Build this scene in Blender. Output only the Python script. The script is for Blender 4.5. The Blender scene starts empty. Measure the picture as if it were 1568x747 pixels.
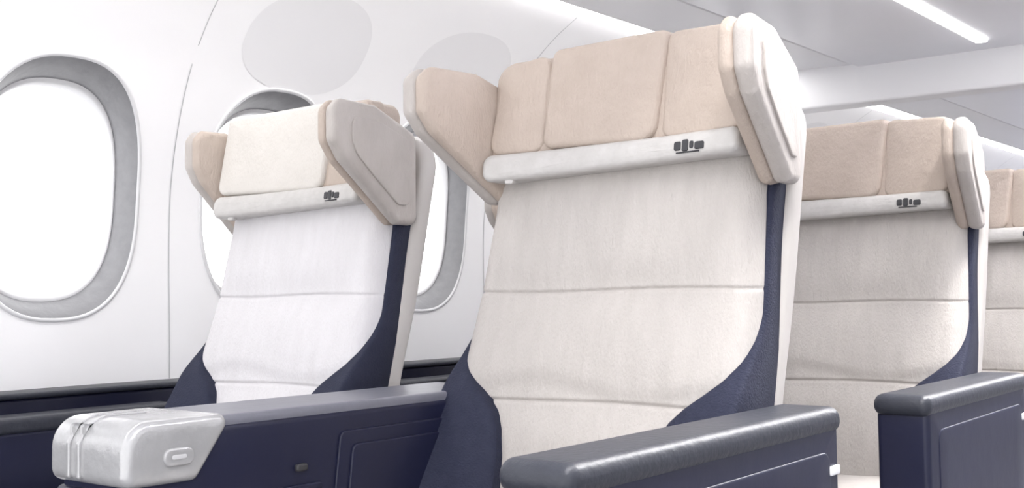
import bpy, bmesh, math
from mathutils import Matrix, Vector

H = 0.82            # eye height; geometry below is given relative to it
F = 1785.0 / 1568.0 * 36.0
ROW = 0.93
PITCH = 0.55
YW = 1.292
sc = bpy.context.scene
sc.view_settings.view_transform = 'Standard'
sc.view_settings.look = 'None'

# ------------------------------------------------------------------ materials
def mat(name, col, rough=0.5, col2=None, nscale=30.0, bump=0.0, bscale=200.0, metal=0.0, emis=0.0, stretch=None, spec=0.5, weave=0.0):
    m = bpy.data.materials.new(name)
    m.use_nodes = True
    nt = m.node_tree
    b = nt.nodes['Principled BSDF']
    b.inputs['Base Color'].default_value = (*col, 1)
    b.inputs['Roughness'].default_value = rough
    b.inputs['Metallic'].default_value = metal
    b.inputs['Specular IOR Level'].default_value = spec
    if emis:
        b.inputs['Emission Color'].default_value = (*col, 1)
        b.inputs['Emission Strength'].default_value = emis
    tc = nt.nodes.new('ShaderNodeTexCoord')
    mp = nt.nodes.new('ShaderNodeMapping')
    nt.links.new(tc.outputs['Object'], mp.inputs['Vector'])
    if stretch:
        mp.inputs['Scale'].default_value = stretch
    if col2 is not None:
        n = nt.nodes.new('ShaderNodeTexNoise')
        n.inputs['Scale'].default_value = nscale
        n.inputs['Detail'].default_value = 6
        n.inputs['Roughness'].default_value = 0.6
        r = nt.nodes.new('ShaderNodeMix'); r.data_type = 'RGBA'
        r.inputs[6].default_value = (*col, 1)
        r.inputs[7].default_value = (*col2, 1)
        nt.links.new(mp.outputs['Vector'], n.inputs['Vector'])
        nt.links.new(n.outputs['Fac'], r.inputs[0])
        nt.links.new(r.outputs[2], b.inputs['Base Color'])
    if bump:
        n2 = nt.nodes.new('ShaderNodeTexNoise')
        n2.inputs['Scale'].default_value = bscale
        n2.inputs['Detail'].default_value = 4
        bp = nt.nodes.new('ShaderNodeBump')
        bp.inputs['Strength'].default_value = bump
        bp.inputs['Distance'].default_value = 0.003
        nt.links.new(mp.outputs['Vector'], n2.inputs['Vector'])
        nt.links.new(n2.outputs['Fac'], bp.inputs['Height'])
        last = bp
        if weave:
            mp2 = nt.nodes.new('ShaderNodeMapping')
            mp2.inputs['Scale'].default_value = (1, 1, .35)
            nt.links.new(tc.outputs['Object'], mp2.inputs['Vector'])
            n3 = nt.nodes.new('ShaderNodeTexNoise')
            n3.inputs['Scale'].default_value = 330
            n3.inputs['Detail'].default_value = 2
            bp3 = nt.nodes.new('ShaderNodeBump')
            bp3.inputs['Strength'].default_value = weave
            bp3.inputs['Distance'].default_value = 0.0018
            nt.links.new(mp2.outputs['Vector'], n3.inputs['Vector'])
            nt.links.new(n3.outputs['Fac'], bp3.inputs['Height'])
            nt.links.new(bp.outputs['Normal'], bp3.inputs['Normal'])
            last = bp3
        nt.links.new(last.outputs['Normal'], b.inputs['Normal'])
    return m

M_fab = mat('seat_fabric_offwhite', (0.395, 0.368, 0.347), 0.7, (0.50, 0.47, 0.448), 26, 0.8, 38, stretch=(1.6, 1, .30), weave=.8)
M_fabw = mat('seat_fabric_lit', (0.56, 0.545, 0.555), 0.7, (0.65, 0.635, 0.65), 26, 0.7, 38, stretch=(1.6, 1, .30), weave=.7)  # same seat fabric made paler, its brighter lighting put into the colour
M_head = mat('headrest_fabric_beige', (0.40, 0.33, 0.278), 0.6, (0.49, 0.415, 0.36), 24, 0.7, 45, weave=.6)
M_headw = mat('headrest_fabric_cream', (0.55, 0.52, 0.48), 0.6, (0.63, 0.60, 0.565), 20, 0.6, 50, weave=.5)
M_bar = mat('headrest_bar_plastic', (0.41, 0.395, 0.38), 0.4, (0.56, 0.545, 0.53), 40, 0.5, 80)
M_shell = mat('seat_shell_plastic', (0.41, 0.385, 0.365), 0.4, (0.52, 0.495, 0.475), 10, 0.3, 30, stretch=(1, 1, .3))
M_wing = mat('wing_cover', (0.37, 0.335, 0.31), 0.5, (0.50, 0.465, 0.44), 22, 0.6, 45, stretch=(1, 1, .6), weave=.5)
M_navy = mat('navy_fabric', (0.012, 0.015, 0.034), 0.75, (0.025, 0.028, 0.054), 60, 0.6, 300, spec=.3)
M_navyp = mat('navy_plastic', (0.007, 0.008, 0.026), 0.38, (0.012, 0.014, 0.038), 8, 0.15, 30, spec=.35)
M_pad = mat('armrest_top_pad', (0.020, 0.022, 0.032), 0.42, (0.031, 0.034, 0.046), 25, 0.3, 120, spec=.4)
M_padl = mat('console_top_grey', (0.12, 0.125, 0.155), 0.35, (0.18, 0.18, 0.215), 15, 0.2, 60)
M_silver = mat('silver_cap_plastic', (0.36, 0.36, 0.365), 0.25, (0.50, 0.50, 0.505), 20, 0.4, 60, metal=0.3)
M_dark = mat('dark_print', (0.03, 0.03, 0.035), 0.5)
M_metal = mat('brushed_metal', (0.5, 0.5, 0.52), 0.3, metal=0.9)
M_wall = mat('cabin_wall_plastic', (0.89, 0.885, 0.89), 0.4, (0.93, 0.925, 0.935), 3, 0.2, 14)
M_oval = mat('wall_oval_reflection', (0.82, 0.815, 0.825), 0.4)  # wall tone darkened to paint the faint window reflections
M_seam = mat('panel_joint', (0.5, 0.5, 0.51), 0.6)
M_rev = mat('window_reveal_grey', (0.18, 0.18, 0.19), 0.45, (0.29, 0.29, 0.30), 35, 0.5, 50)
M_rim = mat('window_rim_white', (0.70, 0.70, 0.71), 0.35)
M_ceil = mat('ceiling_panel', (0.80, 0.80, 0.83), 0.4, (0.84, 0.84, 0.87), 3, 0.1, 20)
M_bin = mat('bin_plastic_grey', (0.76, 0.765, 0.81), 0.3, (0.81, 0.815, 0.86), 3, 0.1, 20)
M_header = mat('header_plastic', (0.86, 0.86, 0.88), 0.4)
M_floor = mat('cabin_carpet', (0.20, 0.20, 0.22), 0.95, (0.26, 0.26, 0.28), 150, 0.6, 400)
M_lamp = mat('lamp_lens', (1.0, 0.99, 0.97), 0.4, emis=7.0)
M_lamp2 = mat('cove_lens', (1.0, 0.99, 0.98), 0.4, emis=11.0)
M_bulk = mat('bulkhead_fabric', (0.45, 0.46, 0.54), 0.7, (0.5, 0.51, 0.59), 20, 0.2, 100)

M_pane = bpy.data.materials.new('window_pane_acrylic')
M_pane.use_nodes = True
nt = M_pane.node_tree
for n in list(nt.nodes): nt.nodes.remove(n)
o = nt.nodes.new('ShaderNodeOutputMaterial'); mx = nt.nodes.new('ShaderNodeMixShader')
t = nt.nodes.new('ShaderNodeBsdfTransparent'); g = nt.nodes.new('ShaderNodeBsdfGlossy')
g.inputs['Roughness'].default_value = 0.15
mx.inputs[0].default_value = 0.05
nt.links.new(t.outputs[0], mx.inputs[1]); nt.links.new(g.outputs[0], mx.inputs[2]); nt.links.new(mx.outputs[0], o.inputs[0])

# ------------------------------------------------------------------ helpers
def obj_from(name, V, Fc, m, parent=None, smooth=True, recalc=True):
    me = bpy.data.meshes.new(name)
    me.from_pydata([tuple(v) for v in V], [], Fc)
    if recalc:
        bm = bmesh.new(); bm.from_mesh(me)
        bmesh.ops.remove_doubles(bm, verts=bm.verts, dist=1e-6)
        bmesh.ops.recalc_face_normals(bm, faces=bm.faces)
        bm.to_mesh(me); bm.free()
    me.materials.append(m)
    if smooth:
        for p in me.polygons: p.use_smooth = True
    ob = bpy.data.objects.new(name, me)
    sc.collection.objects.link(ob)
    if parent: ob.parent = parent
    return ob

def empty(name, loc):
    e = bpy.data.objects.new(name, None)
    e.empty_display_size = 0.1
    e.location = loc
    sc.collection.objects.link(e)
    return e

def rpoly(pts, rad, seg=6, maxlen=0.03):
    n = len(pts); out = []
    if not isinstance(rad, (list, tuple)): rad = [rad] * n
    for i in range(n):
        p = Vector(pts[i]); a = Vector(pts[i-1]) - p; b = Vector(pts[(i+1) % n]) - p
        la, lb = a.length, b.length
        a.normalize(); b.normalize()
        ang = a.angle(b)
        r = rad[i]
        if r <= 1e-5 or abs(ang - math.pi) < 0.03:
            out.append(p); continue
        d = min(r / math.tan(ang/2), la*0.48, lb*0.48)
        r2 = d * math.tan(ang/2)
        c = p + (a+b).normalized() * (r2 / math.sin(ang/2))
        s = p + a*d - c; e = p + b*d - c
        tot = s.angle(e)
        crs = s.x*e.y - s.y*e.x
        sg = 1 if crs > 0 else -1
        for k in range(seg+1):
            th = sg * tot * k / seg
            out.append(c + Vector((s.x*math.cos(th)-s.y*math.sin(th), s.x*math.sin(th)+s.y*math.cos(th))))
    res = []
    for i in range(len(out)):
        a = out[i]; b = out[(i+1) % len(out)]
        L = (b-a).length
        k = max(1, int(math.ceil(L / maxlen)))
        for j in range(k): res.append(a.lerp(b, j/k))
    ar = sum(res[i].x*res[(i+1) % len(res)].y - res[(i+1) % len(res)].x*res[i].y for i in range(len(res)))
    if ar < 0: res.reverse()
    return res

def slab(name, outline, mp, t0, t1, r, m, parent=None, bulge=0.0, bulge0=0.0, rings=6, bseg=5):
    n = len(outline)
    nor = []
    for i in range(n):
        e1 = (outline[i]-outline[i-1]); e2 = (outline[(i+1) % n]-outline[i])
        if e1.length < 1e-9: e1 = e2
        if e2.length < 1e-9: e2 = e1
        e1 = e1.normalized(); e2 = e2.normalized()
        tt = (e1+e2)
        if tt.length < 1e-6: tt = e1
        tt.normalize()
        nor.append(Vector((-tt.y, tt.x)))      # inward for CCW
    cen = Vector((sum(p.x for p in outline)/n, sum(p.y for p in outline)/n))
    def ins(d): return [outline[i]+nor[i]*d for i in range(n)]
    levels = []
    base = ins(r)
    for k in range(1, rings):
        s = k/rings
        levels.append(([cen+(p-cen)*s for p in base], t0 - bulge0*(1-s**3)))
    for k in range(bseg+1):
        ph = math.pi/2*k/bseg
        levels.append((ins(r*(1-math.sin(ph))), t0 + r*(1-math.cos(ph))))
    for k in range(bseg+1):
        ph = math.pi/2*k/bseg
        levels.append((ins(r*(1-math.cos(ph))), t1 - r*(1-math.sin(ph))))
    for k in range(rings-1, 0, -1):
        s = k/rings
        levels.append(([cen+(p-cen)*s for p in base], t1 + bulge*(1-s**3)))
    V = []; Fc = []
    for pts, h in levels:
        for p in pts: V.append(mp(p.x, p.y, h))
    L = len(levels)
    for l in range(L-1):
        for i in range(n):
            j = (i+1) % n
            Fc.append((l*n+i, l*n+j, (l+1)*n+j, (l+1)*n+i))
    V.append(mp(cen.x, cen.y, t0-bulge0)); c0 = len(V)-1
    V.append(mp(cen.x, cen.y, t1+bulge)); c1 = len(V)-1
    for i in range(n):
        j = (i+1) % n
        Fc.append((c0, j, i)); Fc.append((c1, (L-1)*n+i, (L-1)*n+j))
    return obj_from(name, V, Fc, m, parent)

def rect(a0, a1, b0, b1): return [(a0, b0), (a1, b0), (a1, b1), (a0, b1)]

def rbox(name, x0, x1, y0, y1, z0, z1, r, m, parent=None, cr=None, maxlen=0.2):
    return slab(name, rpoly(rect(x0, x1, y0, y1), r if cr is None else cr, 4, maxlen), lambda a, b, h: (a, b, h), z0, z1, r, m, parent, rings=2, bseg=3)

def interp(z, pts):
    if z <= pts[0][0]: return pts[0][1]
    for (a, va), (b, vb) in zip(pts, pts[1:]):
        if z <= b: return va + (vb-va)*(z-a)/(b-a)
    return pts[-1][1]
PR = [(-.9, -.085), (-.45, -.092), (-.3, -.082), (-.15, -.048), (0, 0), (.2, .045), (.5, .12)]
def prof(z):
    return sum(interp(z+d, PR) for d in (-.05, -.025, 0, .025, .05))/5
def sstep(t):
    t = max(0, min(1, t)); return t*t*(3-2*t)

def loft_trim(name, sg, m, parent):
    """Navy side trim: one continuous moulding, recessed beside the upper cushion and
    sweeping forward and inward over the cushion corner near the armrest."""
    inner = [(-.42, .128), (-.30, .128), (-.24, .131), (-.20, .141), (-.175, .155), (-.155, .176), (-.135, .203), (-.115, .226), (-.09, .238), (-.05, .244), (0, .243), (.24, .236)]
    V = []; Fc = []
    n = 90; m_ = 14
    ztop = .195
    zs = [-.42+(ztop+.42)*i/n for i in range(n+1)]
    for z in zs:
        xi = interp(z, inner)
        xo = .252 + .010*sstep((.1-z)/.25)
        f = max(0, -.09-z); f = f*f/(f+.05)
        off = .036 - .050*sstep((-.02-z)/.13)
        sec = []
        back = prof(z)+.082
        for k in range(m_+1):
            t = k/m_
            x = xi+(xo-xi)*t
            y = prof(z)+off - .50*f*(.30+.70*max(0, (x-.13)/.13))
            d = min(x-xi, xo-x); rr_ = .008
            if d < rr_: y += (rr_ - math.sqrt(max(0, rr_**2-(rr_-d)**2)))
            sec.append((sg*x, y, z))
        sec = [(sg*xi, back, z)]+[(sg*xi, sec[0][1]+.001, z)]+sec+[(sg*xo, back, z)]
        V += sec
    w_ = m_+4
    for j in range(n):
        for i in range(w_-1):
            Fc.append((j*w_+i, j*w_+i+1, (j+1)*w_+i+1, (j+1)*w_+i))
        Fc.append((j*w_+w_-1, j*w_, (j+1)*w_, (j+1)*w_+w_-1))
    Fc.append(tuple(range(w_))); Fc.append(tuple(n*w_+i for i in range(w_)))
    return obj_from(name, V, Fc, m, parent)

# ------------------------------------------------------------------ seat
def seat(cx, cy, dz=0.0, hd=0.0, pil=(-.12, .085), pm=None, sx=1.0, lw=.95, rw=.88, hx=.010, fab=None):
    e = empty('airplane_seat', (cx, cy, H+dz))
    e.scale = (sx, 1, 1)
    fab = fab or M_fab
    hw = 0.243; z0, z1 = -.40, .225; r = .034; th = .045
    seams = (.008, -.156)
    nx = 60
    zs = []
    z = z0
    while z < z1:
        zs.append(z)
        near = min(abs(z-s) for s in seams)
        z += 0.0016 if near < .014 else .007
    zs.append(z1)
    xs = []
    for i in range(nx+1):
        t_ = -math.cos(math.pi*i/nx)
        xs.append(hw*(0.5*t_+0.5*(2*i/nx-1)))
    V = []; Fc = []
    for z in zs:
        for x in xs:
            w = hw + 0.015*max(0, min(1, (.14-z)/.24))
            X = x/hw*w
            d = min(w-abs(X), z1-z)
            k = max(0, min(1, d/r))
            h = th*math.sqrt(max(0, 1-(1-k)**2))
            puff = .010*(1-(X/w)**4)
            for si, s in enumerate(seams):
                ss = s + .0018*math.sin(X*14+si)
                h -= .0040*math.exp(-((z-ss)/.0028)**2)
                puff *= (1-.9*math.exp(-((z-ss)/.035)**2))
            h += puff if k > 0 else 0
            wr = .0013*math.sin(X*85+math.sin(z*26)*2.2+math.sin(X*21)*2)*math.exp(-((z-.16)/.06)**2)*k
            wr += .0013*math.sin(z*120+math.sin(X*17)*2)*math.exp(-((z+.135)/.03)**2)*k
            wr += .0009*math.sin(X*30+z*22+math.sin(z*18))*math.sin(z*16+1)*k
            V.append((X, prof(z)+th-h+wr, z))
    nX = nx+1
    for j in range(len(zs)-1):
        for i in range(nx):
            Fc.append((j*nX+i, j*nX+i+1, (j+1)*nX+i+1, (j+1)*nX+i))
    obj_from('back_cushion', V, Fc, fab, e, recalc=False)
    slab('back_frame', rpoly(rect(-.246, .246, -.42, .20), .03), lambda a, b, h: (a, prof(b)-h, b), -.080, -.036, .008, M_navy, e)
    slab('back_shell', rpoly(rect(-.262, .262, -.62, .315), [.03, .03, .08, .08], 8), lambda a, b, h: (a, prof(b)-h, b), -.120, -.075, .014, M_shell, e, bulge0=.02)
    loft_trim('side_trim_left', -1, M_navy, e)
    loft_trim('side_trim_right', 1, M_navy, e)
    slab('seat_cushion', rpoly(rect(-.235, .235, -.56, -.03), .05), lambda a, b, h: (a, b, h-.02*math.cos(a*6)), -.42, -.325, .03, fab, e, bulge=.008)
    slab('seat_pan', rpoly(rect(-.25, .25, -.54, .0), .04), lambda a, b, h: (a, b, h), -.52, -.42, .015, M_navyp, e)
    for i, (lx, ly) in enumerate(((-.19, -.44), (.19, -.44), (-.19, -.06), (.19, -.06))):
        rbox('leg_%d' % (i+1), lx-.02, lx+.02, ly-.03, ly+.03, -H-dz, -.50, .005, M_metal, e)
    # headrest
    HW = .232
    def hy(x, z): return .03 - .13*max(0, abs(x)-.10) + .15*(z-.3)
    def hm(a, b, h): return (a+hx, hy(a, b)-h, b+hd)
    slab('headrest_body', rpoly(rect(-HW, HW, .205, .386), [.022, .022, .035, .035]), hm, -.085, 0, .020, M_head, e, bulge=.004)
    px0, px1 = pil
    slab('headrest_pillow', rpoly([(px0-.006, .232), (px1-.004, .226), (px1+.010, .396), (px0+.004, .393)], [.02, .03, .014, .014]), hm, -.06, .014, .011, pm or M_head, e, bulge=.004)
    if px0 > -.2:
        slab('headrest_side_pad_left', rpoly([(-HW+.004, .228), (px0-.003, .228), (px0-.003, .390), (-HW+.020, .374)], .022), hm, -.04, .006, .009, M_head, e, bulge=.005)
    slab('headrest_side_pad_right', rpoly([(px1+.003, .228), (HW-.004, .228), (HW-.006, .386), (px1+.003, .393)], .018), hm, -.04, .006, .009, M_head, e, bulge=.005)
    slab('headrest_bar', rpoly([(-HW+.004, .184), (HW-.002, .196), (HW-.004, .233), (-HW+.004, .229)], [.018, .013, .013, .015]), hm, -.05, .020, .012, M_bar, e, bulge=.001)
    for i, (a0, a1, b0, b1) in enumerate(((.124, .136, .206, .219), (.138, .149, .204, .221), (.151, .158, .207, .218), (.160, .176, .205, .216), (.128, .168, .2015, .2035))):
        slab('bar_print_%d' % (i+1), rpoly(rect(a0, a1, b0, b1), .003), hm, .018, .0222, .0009, M_dark, e, rings=2, bseg=2)
    slab('bar_knob', rpoly(rect(-.185, -.170, .180, .189), .004), hm, .0, .013, .002, M_bar, e, rings=2, bseg=2)
    W = [(-.03, .155), (.035, .155), (.12, .208), (.20, .258), (.228, .29), (.228, .345), (.205, .364), (.10, .364), (-.03, .325)]
    W3 = [(.0, .19), (.04, .19), (.115, .236), (.165, .27), (.178, .292), (.178, .327), (.165, .335), (.10, .335), (-.0, .31)]
    rr = [.02, .02, .03, .03, .02, .02, .03, .03, .02]
    for sg, nm in ((-1, 'left'), (1, 'right')):
        q = lw if sg < 0 else rw
        sp = .11 if sg < 0 else .14
        X0 = .243
        slab('headrest_wing_shell_'+nm, rpoly(W, rr, 5, .02), lambda a, b, h: (hx+sg*(X0+sp*a+h), .08-.98*a*q, b+hd), .0, .029, .012, M_wing, e, bulge=.002)
        slab('headrest_wing_pad_'+nm, rpoly(W, rr, 5, .02), lambda a, b, h: (hx+sg*(X0+.002+sp*a-h), .08-.98*a*q, b+hd), .0, .024, .012, M_head, e, bulge=.006)
        slab('headrest_wing_panel_'+nm, rpoly(W3, rr, 5, .02), lambda a, b, h: (hx+sg*(X0+sp*a+h), .08-.98*a*q, b+hd), .025, .0335, .002, M_wing, e)
    return e

S2 = -.985; S1 = -1.72
for r_ in range(6):
    d = 0.0 if r_ == 0 else (-.028 if r_ == 1 else -.06)
    seat(S2-(.008 if r_ else 0), 1.455 + ROW*r_, dz=d, hx=.012 if r_ == 0 else 0)
    if r_ == 0:
        seat(S1, 1.475, hd=-.020, pil=(-.222, .10), pm=M_headw, sx=.90, lw=.55, rw=.95, hx=.004, fab=M_fabw)
    else:
        seat(S1+.01, 1.475+ROW*r_, dz=d-.01, hd=-.022, sx=.90, lw=.55, fab=M_fabw)

# ------------------------------------------------------------------ armrests
def console(y0, dz, length=.72):
    e = empty('center_console_armrest', (-1.315, y0, H+dz))
    x0, x1 = -.060, .092
    def mx(a, b, h): return (h, a, b)
    slab('console_body', rpoly([(.01, -.80), (length, -.80), (length, -.158), (.01, -.158)], [.01, .01, .02, .04]), mx, x0, x1, .008, M_navyp, e)
    slab('console_top', rpoly(rect(x0-.012, x1-.004, .12, length+.01), .015), lambda a, b, h: (a, b, h), -.166, -.146, .008, M_padl, e)
    slab('console_recess_frame', rpoly([(.30, -.50), (.66, -.50), (.66, -.185), (.345, -.185)], .012), mx, x1-.01, x1+.004, .003, M_navyp, e)
    slab('console_storage_door', rpoly([(.33, -.47), (.63, -.47), (.63, -.205), (.365, -.205)], .012), mx, x1-.004, x1+.008, .003, M_navyp, e)
    slab('console_button', rpoly(rect(.262, .282, -.232, -.222), .004), mx, x1-.004, x1+.006, .002, M_dark, e, rings=2, bseg=2)
    slab('console_side_rail', rpoly(rect(.12, .31, -.262, -.25), .004), mx, x1-.004, x1+.004, .002, M_navyp, e, rings=2, bseg=2)
    slab('end_cap', rpoly([(-.004, -.222), (.100, -.222), (.160, -.142), (-.004, -.142)], [.016, .014, .013, .042], 8, .012), mx, x0-.008, x1+.008, .012, M_silver, e, rings=3)
    for i, gx in enumerate((-.022, .0)):
        slab('cap_rib_%d' % (i+1), rpoly([(-.0075, -.215), (.0, -.215), (.0, -.15), (.09, -.15), (.09, -.1395), (.030, -.1395), (.007, -.149), (-.0075, -.172)], .003), mx, gx, gx+.007, .0015, M_silver, e, rings=2, bseg=2)
    slab('cap_latch', rpoly(rect(.048, .092, -.200, -.178), .0109), mx, x1, x1+.012, .003, M_silver, e, rings=3)
    slab('cap_latch_slot', rpoly(rect(.058, .080, -.192, -.186), .003), mx, x1+.01, x1+.0128, .001, M_seam, e, rings=2, bseg=2)
    slab('cap_lower_panel', rpoly(rect(.002, .06, -.80, -.228), .01), mx, x0-.004, x1+.002, .006, M_navyp, e)
    return e
def aisle_arm(y0, dz, length=.60):
    e = empty('aisle_armrest', (-.655, y0, H+dz))
    def mx(a, b, h): return (h, a, b)
    slab('armrest_body', rpoly([(.008, -.62), (length, -.62), (length, -.165), (.008, -.165)], [.012, .03, .012, .02]), mx, -.041, .041, .010, M_navyp, e, rings=3)
    slab('armrest_pad', rpoly([(0, -.184), (length+.006, -.180), (length+.006, -.146), (.0, -.150)], [.0150, .0150, .016, .018], 6, .02), mx, -.045, .045, .0145, M_pad, e, rings=3)
    slab('armrest_side_panel', rpoly([(.05, -.60), (length-.03, -.60), (length-.03, -.20), (.05, -.205)], .02), mx, .034, .0425, .004, M_navyp, e)
    slab('armrest_label', rpoly(rect(length-.035, length-.005, -.232, -.22), .003), mx, .038, .0440, .001, M_rim, e, rings=2, bseg=2)
    rbox('armrest_stand', -.03, .03, .12, length-.1, -H-dz, -.60, .005, M_metal, e)
    return e
for r_ in range(6):
    d = 0.0 if r_ == 0 else (-.008 if r_ == 1 else -.03)
    console(.80+ROW*r_, d)
    aisle_arm(.85+ROW*r_, d, .60 if r_ == 0 else .54)

ledge = empty('side_ledge', (0, 0, H))
slab('ledge_body', rpoly(rect(-2.215, -2.135, -.80, -.178), .012, 4, .2), lambda a, b, h: (a, h, b), -.3, 8.2, .01, M_navyp, ledge, rings=2)
slab('ledge_top', rpoly(rect(-2.218, -2.125, -.182, -.170), .005, 4, .2), lambda a, b, h: (a, h, b), -.3, 8.2, .004, M_pad, ledge, rings=2)
for r_ in range(6):
    e = empty('window_side_armrest', (-2.06, .86+ROW*r_, H))
    slab('armrest_pad', rpoly(rect(-.045, .04, 0, .60), .02), lambda a, b, h: (a, b, h), -.235, -.205, .01, M_pad, e)
    slab('armrest_body', rpoly(rect(-.04, .035, .02, .59), .02), lambda a, b, h: (a, b, h), -.80, -.23, .01, M_navyp, e)

# ------------------------------------------------------------------ cabin shell
WP = [(-.85, -2.222), (-.5, -2.222), (-.1, -2.222), (.2, -2.222), (.35, -2.20), (.5, -2.15), (.6, -2.09), (.68, -2.02), (.74, -1.945), (.79, -1.86)]
def wx(z):
    n = len(WP)
    z = max(WP[0][0], min(WP[-1][0], z))
    for i in range(n-1):
        if z <= WP[i+1][0]+1e-9:
            z0, x0 = WP[i]; z1, x1 = WP[i+1]
            m0 = (x1-WP[i-1][1])/(z1-WP[i-1][0]) if i > 0 else (x1-x0)/(z1-z0)
            m1 = (WP[i+2][1]-x0)/(WP[i+2][0]-z0) if i < n-2 else (x1-x0)/(z1-z0)
            hh = z1-z0; t = (z-z0)/hh
            return (2*t**3-3*t*t+1)*x0+(t**3-2*t*t+t)*hh*m0+(-2*t**3+3*t*t)*x1+(t**3-t*t)*hh*m1
    return WP[-1][1]
AW, BW, ZW = .188, .264, .234
def sup(a, b, th, n=2.5):
    c, s = math.cos(th), math.sin(th)
    return (a*math.copysign(abs(c)**(2/n), c), b*math.copysign(abs(s)**(2/n), s))
K0, K1 = -3, 13
ZB, ZT = -.10, .58
def build_wall(name, side):
    def P(y, z):
        x = wx(z)
        if side > 0: x = -.72 - x
        return (x, y, z+H)
    V = []; Fc = []
    hp = PITCH/2
    N = 72
    for k in range(K0, K1):
        yc = YW+PITCH*k
        angs = [2*math.pi*i/N for i in range(N)]
        for dy, dzz in ((hp, ZT-ZW), (-hp, ZT-ZW), (-hp, ZB-ZW), (hp, ZB-ZW)):
            a = math.atan2(dzz, dy) % (2*math.pi)
            j = min(range(N), key=lambda q: abs(angs[q]-a)); angs[j] = a
        R = 10
        b0 = len(V)
        for q in range(R+1):
            t = q/R
            for a in angs:
                iy, iz = sup(AW, BW, a)
                c, s = math.cos(a), math.sin(a)
                L = 1e9
                if c > 1e-9: L = min(L, hp/c)
                if c < -1e-9: L = min(L, -hp/c)
                if s > 1e-9: L = min(L, (ZT-ZW)/s)
                if s < -1e-9: L = min(L, (ZB-ZW)/s)
                oy, oz = c*L, s*L
                V.append(P(yc+iy+(oy-iy)*t, ZW+iz+(oz-iz)*t))
        for q in range(R):
            for i in range(N):
                j = (i+1) % N
                Fc.append((b0+q*N+i, b0+q*N+j, b0+(q+1)*N+j, b0+(q+1)*N+i))
    ys = [YW+PITCH*(k-.5) for k in range(K0, K1+1)]
    for za, zb, n in ((-.85, ZB, 12), (ZT, .79, 14)):
        b0 = len(V)
        for q in range(n+1):
            z = za+(zb-za)*q/n
            for y in ys: V.append(P(y, z))
        m_ = len(ys)
        for q in range(n):
            for i in range(m_-1):
                Fc.append((b0+q*m_+i, b0+q*m_+i+1, b0+(q+1)*m_+i+1, b0+(q+1)*m_+i))
    if side < 0: Fc = [tuple(reversed(f)) for f in Fc]
    return obj_from(name, V, Fc, M_wall, recalc=False)
build_wall('wall_left', -1)
build_wall('wall_right', 1)

wn = 0
def ring_mesh(nm, pr, kz, side, m, e, N=64):
    V = []; Fc = []
    for da, dep in pr:
        for i in range(N):
            th = 2*math.pi*i/N
            yy, zz = sup(AW+da, BW+da*(kz if da < 0 else 1), th)
            x = wx(ZW+zz)+dep
            if side > 0: x = -.72-x
            V.append((x, yy, zz))
    for l in range(len(pr)-1):
        for i in range(N):
            j = (i+1) % N
            f = (l*N+i, l*N+j, (l+1)*N+j, (l+1)*N+i)
            Fc.append(f if side > 0 else tuple(reversed(f)))
    obj_from(nm, V, Fc, m, e, recalc=False)
for side in (-1, 1):
    for k in range(K0, K1):
        wn += 1
        yc = YW+PITCH*k
        e = empty('window_%d' % wn, (0, yc, H+ZW))
        N = 64
        ring_mesh('bezel', [(.009, -.001), (.008, .003), (.004, .0045), (.001, .003), (0, 0)], 1.8, side, M_rim, e)
        ring_mesh('reveal', [(0.0, .001), (-.004, -.006), (-.010, -.022), (-.016, -.042), (-.020, -.058)], 1.8, side, M_rev, e)
        ring_mesh('inner_rim', [(-.019, -.054), (-.022, -.052), (-.025, -.058), (-.027, -.075)], 1.8, side, M_rim, e)
        V = []
        for i in range(N):
            th = 2*math.pi*i/N
            yy, zz = sup(AW-.024, BW-.044, th)
            x = wx(ZW+zz)-.068
            if side > 0: x = -.72-x
            V.append((x, yy, zz))
        V.append(((wx(ZW)-.068) if side < 0 else (-.72-wx(ZW)+.068), 0, 0))
        obj_from('pane', V, [(i, (i+1) % N, N) for i in range(N)], M_pane, e, recalc=False)

tn = 0
for k in range(K0, K1):
    tn += 1
    yj = YW+PITCH*(k+.5)
    V = []; Fc = []
    n = 50
    for q in range(n+1):
        z = -.17+(.785+.17)*q/n
        x = wx(z)
        for dy in (-.0013, .0013):
            V.append((x+.0012, yj+dy, z+H))
    for q in range(n): Fc.append((2*q, 2*q+1, 2*q+3, 2*q+2))
    if k % 2 == 0:
        obj_from('trim_%d' % tn, V, Fc, M_seam, recalc=False)
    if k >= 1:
        # flat darker oval on the upper sidewall, a painted window reflection
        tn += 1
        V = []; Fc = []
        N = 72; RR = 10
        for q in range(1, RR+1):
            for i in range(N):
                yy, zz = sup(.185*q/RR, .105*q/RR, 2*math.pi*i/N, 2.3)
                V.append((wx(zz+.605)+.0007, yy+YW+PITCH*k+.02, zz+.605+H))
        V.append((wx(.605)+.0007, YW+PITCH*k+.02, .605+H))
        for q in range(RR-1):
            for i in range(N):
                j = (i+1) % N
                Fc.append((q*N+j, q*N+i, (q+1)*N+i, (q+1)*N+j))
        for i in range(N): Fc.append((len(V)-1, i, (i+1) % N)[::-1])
        ob = obj_from('trim_%d' % tn, V, Fc, M_oval, recalc=True)

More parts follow.
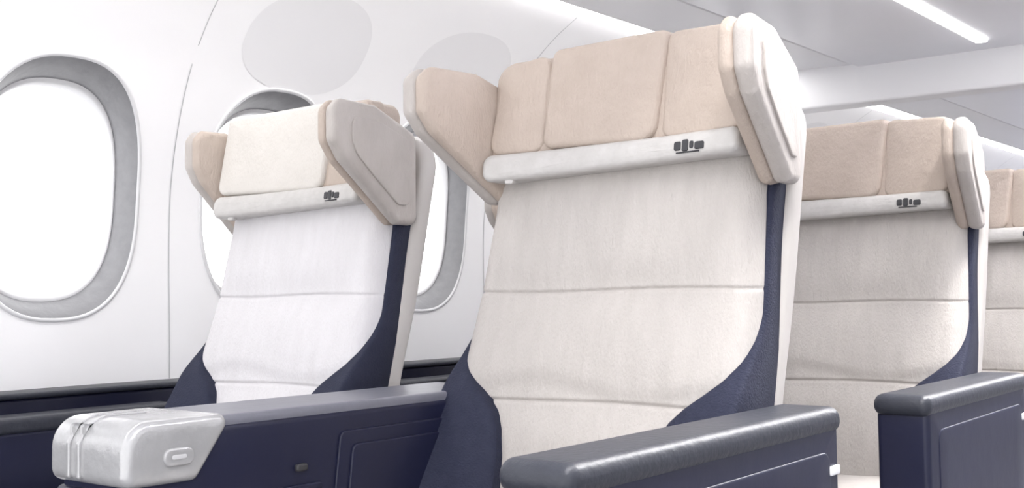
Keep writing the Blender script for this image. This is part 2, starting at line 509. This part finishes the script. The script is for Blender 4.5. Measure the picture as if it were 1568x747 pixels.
Y0, Y1 = -.45, 8.35
def strip(name, pts, m, y0=Y0, y1=Y1, mirror=False, smooth=False):
    V = []; Fc = []
    ny = 24
    for j in range(ny+1):
        y = y0+(y1-y0)*j/ny
        for (x, z) in pts: V.append(((-.72-x) if mirror else x, y, z+H))
    n = len(pts)
    for j in range(ny):
        for i in range(n-1): Fc.append((j*n+i, j*n+i+1, (j+1)*n+i+1, (j+1)*n+i))
    return obj_from(name, V, Fc, m, smooth=smooth, recalc=False)
for mi in (False, True):
    strip('cove_light', [(-1.865, .785), (-1.83, .80), (-1.775, .795)], M_lamp2, mirror=mi)
    strip('trim_%d' % (101+mi), [(-1.775, .80), (-1.775, .775), (-1.52, .765), (-1.505, .775), (-1.505, .80)], M_ceil, mirror=mi)
    e = empty('overhead_bin', (0, 0, H))
    sx = (lambda x: -.72-x) if mi else (lambda x: x)
    slab('bin_body', rpoly([(sx(-1.495), .755), (sx(-.62), .755), (sx(-.50), .85), (sx(-.55), 1.15), (sx(-.70), 1.22), (sx(-1.495), 1.22)], [.006, .05, .06, .06, .02, .01], 6, .3), lambda a, b, h: (a, h, b), Y0, 8.3, .006, M_bin, e, rings=2)
    slab('strip_light', rpoly(rect(min(sx(-1.065), sx(-1.030)), max(sx(-1.065), sx(-1.030)), -.2, 3.62), .008, 3, .5), lambda a, b, h: (a, b, h), .748, .757, .002, M_lamp, e, rings=2)
    slab('strip_light_aft', rpoly(rect(min(sx(-1.065), sx(-1.030)), max(sx(-1.065), sx(-1.030)), 5.6, 8.0), .008, 3, .5), lambda a, b, h: (a, b, h), .748, .757, .002, M_lamp, e, rings=2)
rbox('ceiling', -1.6, .88, Y0, 8.35, H+1.20, H+1.24, .01, M_wall)
rbox('floor', -2.25, 1.53, -.6, 8.4, -.05, 0, .01, M_floor)
rbox('wall_rear', -2.25, 1.53, 8.3, 8.36, 0, 2.05, .01, M_bulk)
slab('trim_200', rpoly(rect(-1.78, 1.06, .632, .80), .02, 4, .3), lambda a, b, h: (a, h, b+H), 3.76, 3.86, .01, M_header)

# ------------------------------------------------------------------ lights
def area(name, loc, rot, sx, sy, en, col=(1, 1, 1)):
    L = bpy.data.lights.new(name, 'AREA'); L.shape = 'RECTANGLE'; L.size = sx; L.size_y = sy
    L.energy = en; L.color = col
    o_ = bpy.data.objects.new(name, L); o_.location = loc; o_.rotation_euler = rot
    sc.collection.objects.link(o_)
for i, en in enumerate((32, 66, 66, 55)):
    area('aisle_fill_light', (-.36, .6+2.1*i, H+1.18), (0, 0, 0), .22, 1.6, en, (1, .985, .965))  # added fill lamps above the aisle, out of view

w = bpy.data.worlds.new('sky'); sc.world = w; w.use_nodes = True
bg = w.node_tree.nodes['Background']
bg.inputs['Color'].default_value = (0.99, 0.985, 1.0, 1)
bg.inputs['Strength'].default_value = 2.55

# ------------------------------------------------------------------ camera
yaw = math.radians(38.4); pit = math.radians(2.62); rol = math.radians(0.78)
Fv = Vector((-math.sin(yaw)*math.cos(pit), math.cos(yaw)*math.cos(pit), math.sin(pit)))
R0 = Vector((math.cos(yaw), math.sin(yaw), 0)); U0 = R0.cross(Fv)
R = R0*math.cos(rol)-U0*math.sin(rol); U = U0*math.cos(rol)+R0*math.sin(rol)
cam = bpy.data.cameras.new('camera'); cam.lens = F; cam.sensor_width = 36; cam.clip_start = .02
co = bpy.data.objects.new('camera', cam); sc.collection.objects.link(co)
co.matrix_world = Matrix(((R.x, U.x, -Fv.x, 0), (R.y, U.y, -Fv.y, 0), (R.z, U.z, -Fv.z, H), (0, 0, 0, 1)))
sc.camera = co
